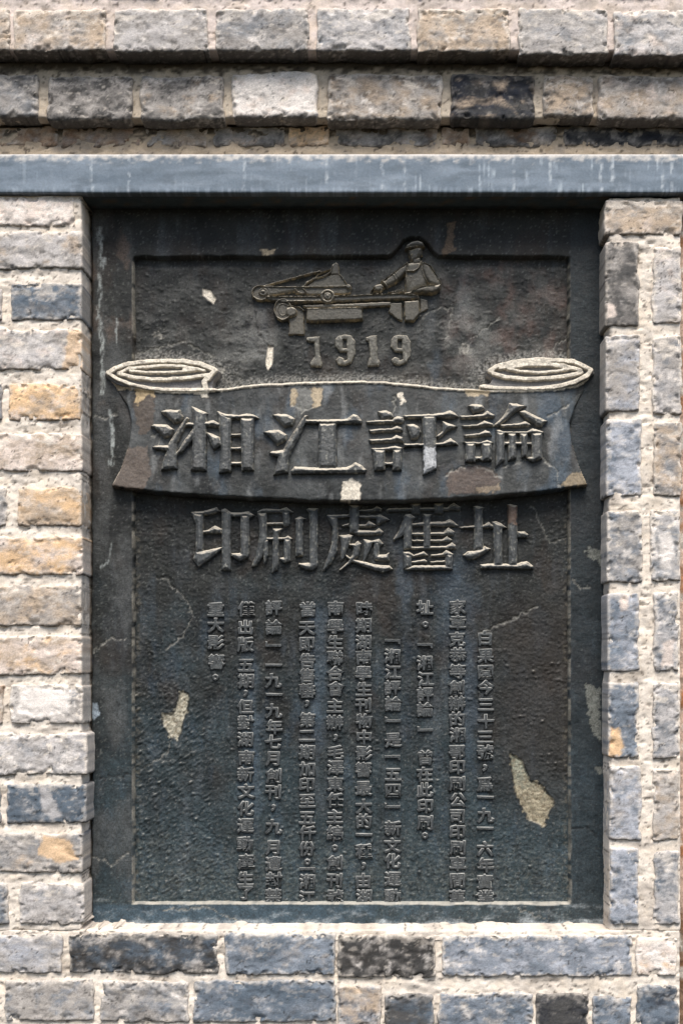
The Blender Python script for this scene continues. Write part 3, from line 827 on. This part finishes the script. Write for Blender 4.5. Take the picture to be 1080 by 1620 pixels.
# ------------------------------------------------------------------ big carved characters (traced strokes)
BIG = {
 'a': (235, 635, 6, 1, [[(105,90),(160,68),(290,72),(325,140),(300,190),(235,205),(180,150)], [(10,225),(60,208),(170,212),(235,260),(215,320),(140,345),(95,290)],
  [(30,430),(60,415),(180,410),(250,290),(345,150),(362,138),(378,155),(320,290),(270,400),(272,480),(272,640),(115,655),(140,540),(170,470),(60,455)],
  [(345,210),(370,190),(415,195),(550,185),(610,168),(680,210),(670,235),(560,235),(400,235),(345,235)],
  [(400,35),(440,50),(560,105),(548,130),(548,655),(395,655),(410,420),(415,110)], [(420,240),(455,300),(410,370),(340,460),(275,510),(262,490),(320,390),(390,290)],
  [(545,285),(600,300),(665,330),(695,400),(660,440),(615,455),(570,370)], [(645,80),(720,115),(785,150),(785,665),(665,680),(680,440),(665,250),(655,150)],
  [(645,80),(730,110),(850,120),(930,105),(990,115),(1045,150),(990,165),(700,160)], [(865,150),(1000,150),(1000,655),(880,655)],
  [(780,300),(880,300),(880,328),(780,328)], [(780,430),(880,430),(880,460),(780,460)], [(780,572),(885,572),(885,608),(780,608)]]),
 'b': (410, 635, 6, 1, [[(120,120),(180,108),(260,112),(340,155),(320,220),(235,245),(180,180)], [(35,285),(90,268),(180,262),(265,310),(255,370),(170,410),(100,340)],
  [(90,485),(120,470),(225,455),(270,370),(340,260),(425,125),(462,125),(430,220),(370,360),(300,480),(280,560),(275,680),(130,700),(160,600),(175,530),(115,510)],
  [(430,165),(600,165),(830,160),(890,112),(930,122),(975,180),(970,210),(730,212),(650,225),(560,212),(430,205)], [(560,200),(730,200),(738,640),(560,640)],
  [(300,660),(330,615),(560,628),(720,628),(830,625),(915,575),(960,600),(1018,650),(1005,685),(310,690)]]),
 'c': (570, 635, 6, 1, [[(160,90),(240,75),(290,95),(320,150),(260,168),(205,168)], [(50,182),(180,170),(300,168),(350,130),(400,145),(418,180),(400,205),(60,208)],
  [(75,265),(300,248),(345,225),(390,245),(400,280),(90,295)], [(75,360),(290,343),(340,315),(400,340),(415,380),(90,395)],
  [(100,440),(230,440),(330,418),(400,440),(395,470),(110,470)], [(110,445),(235,465),(235,655),(130,660)], [(305,460),(395,445),(390,660),(300,660)],
  [(230,578),(305,578),(305,612),(230,612)], [(405,125),(590,115),(700,112),(790,95),(850,75),(900,105),(935,140),(880,152),(720,155),(420,158)],
  [(585,130),(720,130),(722,640),(590,700)], [(430,215),(510,208),(560,240),(575,290),(540,350),(480,360),(455,290)],
  [(780,180),(850,205),(925,235),(830,275),(780,320),(740,355),(722,330),(770,280)], [(405,398),(620,396),(780,388),(855,345),(900,375),(930,410),(720,428),(410,434)]]),
 'd': (710, 625, 6, 1, [[(180,90),(230,72),(320,85),(340,125),(290,155),(230,165)], [(100,188),(200,186),(320,173),(365,140),(440,185),(430,208),(110,220)],
  [(125,283),(270,272),(335,235),(420,265),(425,292),(140,308)], [(140,373),(290,358),(345,325),(390,345),(410,380),(150,397)],
  [(130,440),(200,440),(300,445),(365,420),(420,445),(400,470),(160,470)], [(155,450),(250,455),(250,640),(150,640)], [(305,450),(408,450),(405,625),(305,630)],
  [(240,583),(310,583),(310,622),(240,622)], [(430,275),(500,210),(555,130),(575,65),(640,70),(740,95),(690,125),(640,150),(570,215),(470,290),(430,290)],
  [(665,150),(720,135),(800,175),(940,240),(880,295),(830,290),(730,220)], [(485,273),(600,268),(670,260),(725,240),(785,275),(760,295),(490,302)],
  [(445,325),(480,325),(520,340),(740,340),(795,308),(850,325),(905,345),(890,370),(450,365)], [(445,340),(530,350),(525,620),(440,690)],
  [(560,360),(640,360),(640,600),(560,630)], [(670,360),(748,360),(745,585),(690,595)], [(780,350),(890,350),(885,600),(800,640),(725,600),(780,585)],
  [(520,440),(785,445),(785,475),(520,477)]]),
 'e': (295, 795, 9, 0, [[(60,135),(230,120),(420,68),(460,105),(480,130),(330,180),(130,180)], [(60,135),(245,165),(240,690),(130,740),(130,300)],
  [(235,405),(320,380),(400,328),(450,350),(505,375),(500,440),(235,440)], [(130,690),(235,690),(500,630),(495,680),(350,800),(165,925),(90,800)],
  [(470,120),(545,75),(640,150),(632,965),(500,965),(500,150)], [(600,140),(780,140),(870,120),(970,180),(900,235),(860,210),(620,205)],
  [(765,170),(900,180),(900,560),(880,780),(760,845),(640,760),(645,725),(765,720)]]),
 'f': (395, 795, 9, 0, [[(95,130),(190,85),(430,95),(520,65),(635,145),(600,155),(480,145),(110,160)], [(100,150),(245,150),(250,540),(180,780),(100,900),(30,925),(30,880),(80,760),(130,500),(130,300)],
  [(465,130),(570,130),(575,310),(530,355),(490,350),(470,300)], [(235,285),(470,280),(490,320),(240,325)], [(190,500),(265,540),(265,750),(200,920),(190,700)],
  [(325,368),(475,368),(415,450),(415,900),(400,960),(310,1010),(320,700),(330,450)], [(235,500),(500,495),(540,468),(605,515),(590,540),(240,535)],
  [(480,510),(590,520),(585,840),(490,870),(425,820),(430,785),(480,780)], [(645,225),(720,195),(800,230),(762,260),(760,760),(645,775),(650,300)],
  [(800,95),(840,75),(975,80),(970,900),(900,970),(800,960),(690,890),(700,860),(845,860),(845,150)]]),
 'g': (505, 795, 9, 0, [[(420,35),(600,40),(570,80),(560,430),(430,440),(425,150)], [(560,105),(740,95),(820,48),(890,90),(880,130),(570,140)],
  [(100,175),(420,165),(430,215),(160,235)], [(560,185),(800,185),(865,165),(1010,250),(900,290),(820,330),(800,230),(560,225)],
  [(320,325),(420,290),(425,340),(320,348)], [(560,315),(660,310),(700,260),(760,290),(810,320),(790,345),(560,350)],
  [(430,420),(560,390),(800,400),(850,362),(915,425),(880,460),(560,470)], [(100,175),(260,200),(270,480),(260,680),(180,860),(60,980),(50,950),(110,780),(170,600),(180,350)],
  [(280,465),(420,455),(480,470),(440,570),(390,700),(350,800),(300,840),(305,600)],
  [(420,585),(500,585),(545,545),(600,590),(560,760),(500,820),(430,880),(290,985),(280,960),(400,850),(470,740),(480,640),(420,610)],
  [(370,735),(450,790),(520,820),(640,840),(780,880),(1000,900),(1050,950),(900,1005),(760,960),(620,910),(500,860),(380,790)],
  [(620,520),(760,545),(740,640),(700,730),(640,840),(620,830),(630,680)], [(620,520),(740,545),(850,515),(920,590),(870,620),(740,580)],
  [(780,545),(870,560),(850,740),(950,740),(990,710),(1000,830),(930,840),(780,820),(765,740)]]),
 'h': (610, 790, 9, 0, [[(0,150),(40,125),(340,120),(680,115),(870,115),(965,45),(1065,110),(1060,160),(30,182)], [(345,60),(495,60),(490,215),(370,210)],
  [(675,55),(825,55),(815,210),(695,210)], [(270,215),(350,205),(430,260),(380,320),(250,520),(110,600),(100,570),(180,450)], [(270,215),(380,260),(370,700),(250,720),(250,400)],
  [(520,205),(655,210),(640,290),(640,700),(530,700),(530,300)], [(370,345),(520,325),(850,310),(910,275),(1035,370),(1020,390),(370,385)],
  [(370,475),(820,465),(885,398),(980,460),(970,520),(370,515)], [(370,575),(800,572),(870,520),(950,575),(900,608),(370,608)], [(360,675),(860,662),(940,610),(1000,660),(1000,710),(360,712)],
  [(250,745),(330,745),(400,790),(540,735),(610,800),(380,825),(260,800)], [(640,785),(800,770),(860,715),(970,780),(950,810),(640,818)],
  [(250,760),(370,800),(370,960),(250,1000)], [(845,760),(960,790),(950,985),(840,980)], [(370,882),(550,850),(590,880),(580,908),(370,912)],
  [(635,882),(840,868),(840,908),(635,908)], [(250,1000),(400,938),(840,938),(950,960),(950,1005),(330,1012)]]),
 'i': (725, 790, 9, 0, [[(205,100),(270,90),(370,115),(340,150),(355,720),(210,730),(225,200)], [(10,393),(200,373),(340,373),(430,320),(500,380),(480,410),(30,418)],
  [(60,800),(130,740),(230,730),(355,690),(370,665),(460,700),(350,790),(200,860),(120,850)], [(475,320),(540,310),(620,350),(690,400),(620,420),(625,950),(500,950),(490,420)],
  [(695,75),(745,62),(840,90),(835,950),(710,950)], [(830,460),(940,455),(1000,500),(980,545),(840,545)], [(310,925),(490,915),(830,920),(900,890),(970,880),(1070,950),(1060,1000),(310,985)]]),
}


def carved(name, polys, holes, base, dref, H, slope, res, wob, seed, tint, mat=None, wear=()):
    allp = np.array([p for q in polys for p in q])
    x0, y0 = allp.min(0) - 4
    x1, y1 = allp.max(0) + 4

    def fn(X, Y):
        wx = X + fbm(X / 8, Y / 8, seed, 3) * wob
        wy = Y + fbm(X / 8, Y / 8, seed + 1, 3) * wob
        s = np.full(X.shape, -99.0)
        for p in polys:
            s = np.maximum(s, sd_local(p, wx, wy, 8))
        for p in holes:
            s = np.minimum(s, -sd_local(p, wx, wy, 8))
        b = base(X, Y) if callable(base) else np.full(X.shape, base)
        h = H * sstep(-1.1, .9, s) + np.clip(s, 0, 5) * slope
        h = h + (fbm(X / 5, Y / 5, seed + 2, 3) * .45 + fbm(X / 16, Y / 16, seed + 3, 3) * .6) * sstep(0, 2, s)
        d = b + .0025 - h / 1000
        c = plaque_base(X, Y, seed)
        c = mixc(c, tint, .68 + .3 * fbm(X / 12, Y / 14, seed + 4, 3))
        c = mixc(c, col(176, 174, 162), sstep(.2, .6, fbm(X / 5, Y / 9, seed + 5, 4)) * .4)
        c = mixc(c, col(178, 172, 156), sstep(1.5, .2, np.abs(s - .6)) * sstep(.0, .5, fbm(X / 9, Y / 9, seed + 6, 3)) * .5)
        for p, kc in wear:
            c = patch(c, X, Y, p, kc, wob=4)
        return d, s > -2.0, c
    return field(name, x0, x1, y0, y1, res, fn, dref, mat or M_relief, plaque)


for i_, (k_, (ox, oy, s_, onban, polys)) in enumerate(BIG.items()):
    pp = [Z(ox, oy, s_, p) for p in polys]
    wear = []
    if k_ == 'i': wear = [([(802, 797), (818, 797), (818, 830), (803, 828)], col(112, 94, 82))]
    if k_ == 'c': wear = [([(670, 708), (690, 708), (690, 745), (670, 750)], col(176, 178, 180))]
    if onban:
        carved("title_character", pp, [], lambda X, Y: banner_h(X, Y), BF - .012, 10.5, .85, .8, .7, 150 + i_ * 5, col(90, 92, 92), wear=wear)
    else:
        carved("title_character", pp, [], PN, PN - .006, 9.5, .7, .8, .6, 150 + i_ * 5, col(88, 91, 92), wear=wear)

NUM = [([(80,75),(190,62),(192,215),(215,300),(205,325),(115,322),(105,300),(150,230),(145,115),(115,112),(80,100)], []),
       ([(350,62),(400,48),(460,55),(495,110),(495,220),(460,290),(400,315),(345,302),(325,265),(355,238),(395,250),(400,272),(425,260),(425,200),(360,195),(320,150),(325,90)], [(390,92),(423,92),(423,165),(390,165)]),
       ([(585,75),(625,55),(680,55),(685,240),(705,290),(695,320),(600,318),(600,290),(620,240),(610,110),(590,105)], []),
       ([(825,62),(875,50),(935,57),(970,112),(970,222),(935,290),(875,312),(820,302),(800,265),(830,240),(868,250),(875,270),(900,260),(900,202),(835,197),(795,150),(800,90)], [(858,92),(892,92),(892,165),(858,165)])]
for i_, (o_, h_) in enumerate(NUM):
    carved("numeral", [Z(470, 520, 5.4, o_)], [Z(470, 520, 5.4, h_)] if h_ else [], PN, PN - .005, 8.0, .2, .8, .8, 220 + i_ * 5, col(116, 113, 104))


# ------------------------------------------------------------------ printing press and printer reliefs
def layered(name, layers, x0, x1, y0, y1, seed, tint, parent):
    """layers: (polygon or ('o',cx,cy,rx,ry), height mm, roundness mm)"""
    def fn(X, Y):
        wx = X + fbm(X / 7, Y / 7, seed, 3) * .7
        wy = Y + fbm(X / 7, Y / 7, seed + 1, 3) * .7
        h = np.zeros(X.shape)
        keep = np.zeros(X.shape, bool)
        for L in layers:
            shp, hh, rr = L
            if shp[0] == 'o':
                _, cx, cy, rx, ry = shp
                q = np.hypot((wx - cx) / rx, (wy - cy) / ry)
                s = (1 - q) * min(rx, ry)
            elif shp[0] == 'r':
                _, cx, cy, rx, ry, wd = shp
                q = np.hypot((wx - cx) / rx, (wy - cy) / ry)
                s = wd - np.abs(1 - q) * min(rx, ry)
            elif shp[0] == 'l':
                s = shp[1] - dl_local(shp[2], wx, wy)
            else:
                s = sd_local(shp, wx, wy, 8)
            e = sstep(-.9, .7, s)
            rnd = np.sqrt(np.clip(s, 0, rr) / rr * (2 - np.clip(s, 0, rr) / rr)) if rr > 0 else 1
            v = e * (1.45 * hh * (.4 + .6 * rnd) if rr > 0 else 1.45 * hh)
            if hh < 0:
                h = h + v
            else:
                h = np.maximum(h, v)
            keep |= s > -1.8
        h = h + fbm(X / 4, Y / 4, seed + 2, 3) * .3
        d = PN + .002 - h / 1000
        c = plaque_base(X, Y, seed)
        c = mixc(c, tint, np.full(X.shape, .6))
        gy, gx = np.gradient(h)
        gm = np.hypot(gx, gy)
        c = mixc(c, col(176, 160, 128), sstep(1.0, 3.0, gm) * sstep(-.3, .5, fbm(X / 8, Y / 6, seed + 3, 4)) * .65)
        return d, keep, c
    return field(name, x0, x1, y0, y1, .75, fn, PN - .006, M_relief, parent)


z1 = lambda p: Z(390, 400, 6.353, p)
z2 = lambda p: Z(550, 370, 6.353, p)
o1 = lambda x, y, rx, ry: ('o', 390 + x / 6.353, 400 + y / 6.353, rx / 6.353, ry / 6.353)
r1 = lambda x, y, rx, ry, w: ('r', 390 + x / 6.353, 400 + y / 6.353, rx / 6.353, ry / 6.353, w)
press = [
    (z1([(600, 340), (720, 245), (840, 222), (930, 215), (1040, 345)]), 4.5, 0),
    (z1([(860, 110), (900, 88), (925, 110), (935, 220), (840, 225), (850, 150)]), 6, 3),
    (('l', 1.3, z1([(190, 330), (350, 285), (560, 230), (740, 185)])), 8, 1.3),
    (('l', 1.2, z1([(560, 350), (610, 300), (690, 258), (790, 235), (840, 195), (862, 130)])), 8, 1.2),
    (('l', .8, z1([(575, 330), (620, 280), (700, 240), (720, 205), (850, 160)])), 7, 1),
    (('l', .8, z1([(935, 215), (1020, 330)])), 8, 1),
    (o1(145, 405, 96, 78), 6, 4), (r1(145, 405, 88, 72, 1.5), 9, 1.5), (o1(170, 400, 48, 44), 9, 2), (r1(170, 400, 36, 32, .8), 10.5, 1), (o1(168, 400, 22, 20), 11, 2),
    (z1([(170, 340), (600, 345), (600, 375), (480, 395), (300, 425), (190, 440)]), 8, 4),
    (z1([(480, 350), (1010, 335), (1050, 345), (1045, 400), (1020, 415), (620, 425), (480, 410)]), 7, 2),
    (('l', 1.4, z1([(180, 345), (480, 352), (1030, 342)])), 10, 1.4),
    (o1(1025, 352, 28, 26), 12, 2),
    (('l', 1.0, z1([(490, 370), (530, 410), (570, 415), (600, 400), (570, 365)])), 10, 1),
    (z1([(190, 448), (700, 440), (1080, 432)]) + z2([(250, 612), (560, 602), (715, 625), (718, 660), (250, 672)]) + z1([(1080, 492), (600, 505), (380, 515), (200, 475)]), 9, 2.5),
    (('l', 1.2, z1([(200, 452), (640, 450), (1080, 440)]) + z2([(250, 620), (560, 608), (700, 630)])), 11.5, 1.2),
    (('l', 1.2, z1([(390, 496), (740, 490)])), 11, 1.2),
    (z1([(560, 525), (1080, 508)]) + z2([(250, 688), (430, 682), (432, 726), (150, 740)]) + z1([(1080, 548), (600, 558), (570, 545)]), 7, 2),
    (o1(815, 447, 76, 74), 12, 3), (r1(815, 447, 44, 42, 1.0), -2.5, 0), (o1(815, 447, 22, 20), 13, 2),
    (z1([(600, 572), (800, 566), (1080, 562)]) + z2([(145, 752), (155, 868)]) + z1([(1080, 685), (640, 700), (600, 690)]), 11, 2.5),
    (('l', 1.2, z1([(605, 575), (1080, 566)]) + z2([(145, 757)])), 12, 1),
    (o1(365, 575, 92, 112), 7, 4), (r1(365, 575, 84, 102, 1.4), 10, 1.4), (r1(365, 575, 45, 58, .9), 8.5, 1), (o1(450, 600, 60, 55), 10, 4),
    (z1([(400, 540), (520, 530), (575, 580), (585, 820), (420, 822), (430, 700), (400, 650)]), 5, 1.5),
    (('l', 1.0, z1([(400, 535), (530, 545), (575, 585)])), 9, 1),
    (z2([(430, 690), (545, 690), (548, 880), (500, 860), (410, 780)]), 5, 1.5),
    (z2([(560, 680), (715, 668), (725, 800), (665, 880), (568, 880)]), 8, 2.5),
    (z2([(722, 640), (800, 660), (805, 750), (728, 800)]), 4, 1.5),
]
layered("printing_press", press, 393, 680, 408, 535, 260, col(106, 102, 92), plaque)
man = [
    (z2([(610, 165), (700, 135), (745, 150), (750, 215), (720, 245), (680, 275), (640, 288), (622, 272), (618, 235), (600, 205)]), 9, 7),
    (z2([(568, 165), (585, 120), (630, 90), (700, 74), (752, 92), (776, 135), (745, 150), (680, 140), (620, 158), (585, 172)]), 12.5, 5),
    (('l', 1.1, z2([(572, 165), (620, 150), (690, 138)])), 13.5, 1),
    (('l', .9, z2([(638, 215), (640, 270)])), 12.5, 1), (('l', .8, z2([(708, 180), (706, 215)])), 11.5, 1),
    (('l', .6, z2([(612, 196), (632, 200)])), 10.5, 1),
    (z2([(640, 262), (722, 240), (740, 295), (660, 305)]), 8, 3),
    (z2([(600, 300), (640, 288), (735, 285), (775, 300), (810, 420), (800, 530), (700, 565), (620, 605), (580, 595), (570, 480), (575, 350)]), 9, 8),
    (('l', 1.6, z2([(600, 384), (660, 388), (705, 360), (728, 318), (738, 290)])), 12.5, 1.6),
    (('l', .8, z2([(635, 430), (622, 520)])), 11, 1), (('l', .8, z2([(590, 300), (585, 420), (590, 540)])), 11, 1),
    (z2([(612, 292), (560, 318), (440, 408), (370, 470), (330, 480), (345, 520), (400, 535), (470, 505), (540, 445), (590, 390)]), 10.5, 5),
    (('l', .9, z2([(440, 410), (490, 470)])), 12, 1), (('l', .8, z2([(470, 400), (510, 450)])), 11.8, 1), (('l', .9, z2([(600, 300), (520, 355), (430, 425), (350, 480)])), 12, 1),
    (('l', 1.5, z2([(338, 482), (365, 505), (395, 540)])), 12.5, 1.5),
    (z2([(255, 535), (290, 510), (335, 500), (375, 540), (340, 578), (300, 590), (262, 575)]), 9.5, 4),
    (('l', .75, z2([(270, 535), (250, 560), (232, 582)])), 10.5, .8), (('l', .75, z2([(285, 545), (268, 575), (256, 592)])), 10.5, .8),
    (('l', .75, z2([(300, 555), (288, 580), (276, 598)])), 10.5, .8), (('l', .75, z2([(318, 560), (308, 585), (300, 602)])), 10.5, .8), (('l', .9, z2([(345, 560), (325, 590)])), 10.8, .8),
    (z2([(735, 285), (775, 290), (825, 322), (880, 405), (938, 495), (930, 555), (880, 530), (815, 515), (775, 465), (742, 380)]), 11, 6),
    (('l', .9, z2([(760, 300), (830, 330), (885, 415), (930, 490)])), 12.5, 1),
    (('l', .8, z2([(735, 350), (760, 430), (800, 500)])), 11.5, 1),
    (z2([(935, 510), (925, 575), (850, 612), (740, 605), (560, 628), (560, 600), (630, 585), (700, 550), (800, 528), (890, 525)]), 13, 5),
    (('l', 1.0, z2([(640, 592), (710, 556), (800, 535), (870, 535)])), 14.5, 1),
    (z2([(380, 612), (410, 590), (470, 572), (550, 550), (578, 590), (480, 608)]), 9, 3),
    (('l', .8, z2([(400, 600), (480, 580), (552, 560)])), 11, 1),
]
layered("printer_figure", man, 583, 702, 378, 474, 280, col(104, 100, 90), plaque)

# ------------------------------------------------------------------ small raised inscription
COLS = [
    (767, "白果園今三十三號，爲一九一六年實業", [1010, 1037, 1063, 1087, 1115, 1141, 1166, 1190, 1215, 1241, 1262, 1289, 1311, 1343, 1368, 1394, 1420]),
    (723, "家章克恭等創辦的湘鄂印刷公司印刷車間舊", [961, 985, 1011, 1036, 1062, 1088, 1113, 1138, 1163, 1190, 1214, 1240, 1266, 1291, 1316, 1341, 1366, 1393, 1419]),
    (672, "址。﹁湘江評論﹂曾在此印刷。", [962, 988, 1020, 1049, 1074, 1098, 1123, 1155, 1199, 1225, 1250, 1275, 1301, 1322]),
    (621, "﹁湘江評論﹂是﹁五四﹂新文化運動", [1013, 1038, 1063, 1088, 1113, 1140, 1171, 1197, 1225, 1250, 1276, 1310, 1337, 1362, 1390, 1418]),
    (575, "時期湖南學生刊物中影響最大的一種，由湖", [963, 990, 1016, 1040, 1065, 1091, 1116, 1141, 1167, 1191, 1218, 1247, 1275, 1299, 1321, 1347, 1370, 1393, 1419]),
    (530, "南學生聯合會主辦，毛澤東任主編。創刊號", [963, 991, 1017, 1041, 1066, 1090, 1117, 1143, 1167, 1190, 1215, 1240, 1266, 1292, 1317, 1341, 1365, 1393, 1419]),
    (486, "當天即告售罄，第二期加印至五仟份。﹁湘江", [964, 994, 1019, 1045, 1069, 1093, 1113, 1139, 1164, 1190, 1216, 1241, 1267, 1293, 1317, 1343, 1363, 1374, 1395, 1420]),
    (433, "評論﹂一九一九年七月創刊，九月遭封禁", [962, 992, 1021, 1053, 1077, 1099, 1125, 1150, 1174, 1200, 1228, 1253, 1278, 1308, 1340, 1366, 1391, 1417]),
    (389, "僅出版五期，但對湖南新文化運動產生了", [964, 992, 1020, 1052, 1077, 1097, 1118, 1144, 1170, 1199, 1225, 1252, 1279, 1306, 1335, 1363, 1390, 1411]),
    (342, "重大影響。", [964, 989, 1017, 1047, 1072])]
glyph = {}


def glyph_mesh(ch):
    if ch in glyph:
        return glyph[ch]
    if ch in "﹁﹂":       # upright bracket bars drawn by hand
        if ch == "﹁":
            P = [(-13, 2.2), (13, 2.2), (13, -7), (9.5, -6), (9.5, -2.2), (-13, -2.2)]
        else:
            P = [(13, -2.2), (-13, -2.2), (-13, 7), (-9.5, 6), (-9.5, 2.2), (13, 2.2)]
        P = np.array(P) / 1000
        n = len(P)
        V = [(x, 0, z) for x, z in P] + [(x * .97, -.0035, z * .85) for x, z in P]
        F = [[(i + 1) % n, i, n + i, n + (i + 1) % n] for i in range(n)]
        me = bpy.data.meshes.new("bracket")
        me.from_pydata([Vector(v) for v in V], [], F + [list(range(n, 2 * n))])
        me.validate(); me.update()
    else:
        cu = bpy.data.curves.new("glyph", 'FONT')
        cu.body = ch
        cu.size = 0.0262
        cu.align_x = 'CENTER'
        cu.resolution_u = 2
        cu.offset = 0.0004
        cu.extrude = 0.0024
        cu.bevel_depth = 0.0011
        cu.bevel_resolution = 0
        ob = bpy.data.objects.new("glyph", cu)
        C.objects.link(ob)
        dg = bpy.context.evaluated_depsgraph_get()
        dg.update()
        me = bpy.data.meshes.new_from_object(ob.evaluated_get(dg))
        bpy.data.objects.remove(ob); bpy.data.curves.remove(cu)
        n = len(me.vertices)
        co = np.empty(n * 3); me.vertices.foreach_get("co", co); co = co.reshape(-1, 3)
        # text lies in XY with depth along Z: stand it on the panel, facing -Y, centred on its em box
        x, y, z = co.T
        big = ch not in "，。"
        cyy = (y.min() + y.max()) / 2 if not big else 0.0100
        xx = x - ((x.min() + x.max()) / 2 if not big else 0)
        yy = y - cyy
        xx = xx * 1.02 + fbm(x * 160, y * 160, 3, 2) * .0004
        yy = yy * (.93 if big else 1) + fbm(x * 160, y * 160, 8, 2) * .0004
        co2 = np.stack([xx, -z, yy], -1)
        me.vertices.foreach_set("co", co2.ravel()); me.update()
    me.materials.clear(); me.materials.append(M_small)
    glyph[ch] = me
    return me


for (cx_, txt, ys_) in COLS:
    for ch, yy in zip(txt, ys_):
        me = glyph_mesh(ch)
        o = bpy.data.objects.new("inscription_character", me)
        X_, Y_, Z_ = world(cx_ + rng.uniform(-.8, .8), yy + rng.uniform(-.6, .6), PN - .0015)
        o.parent = plaque
        o.location = Vector((float(X_), float(Y_), float(Z_))) - plaque.location
        o.rotation_euler = (0, rng.uniform(-.03, .03), 0)
        C.objects.link(o)
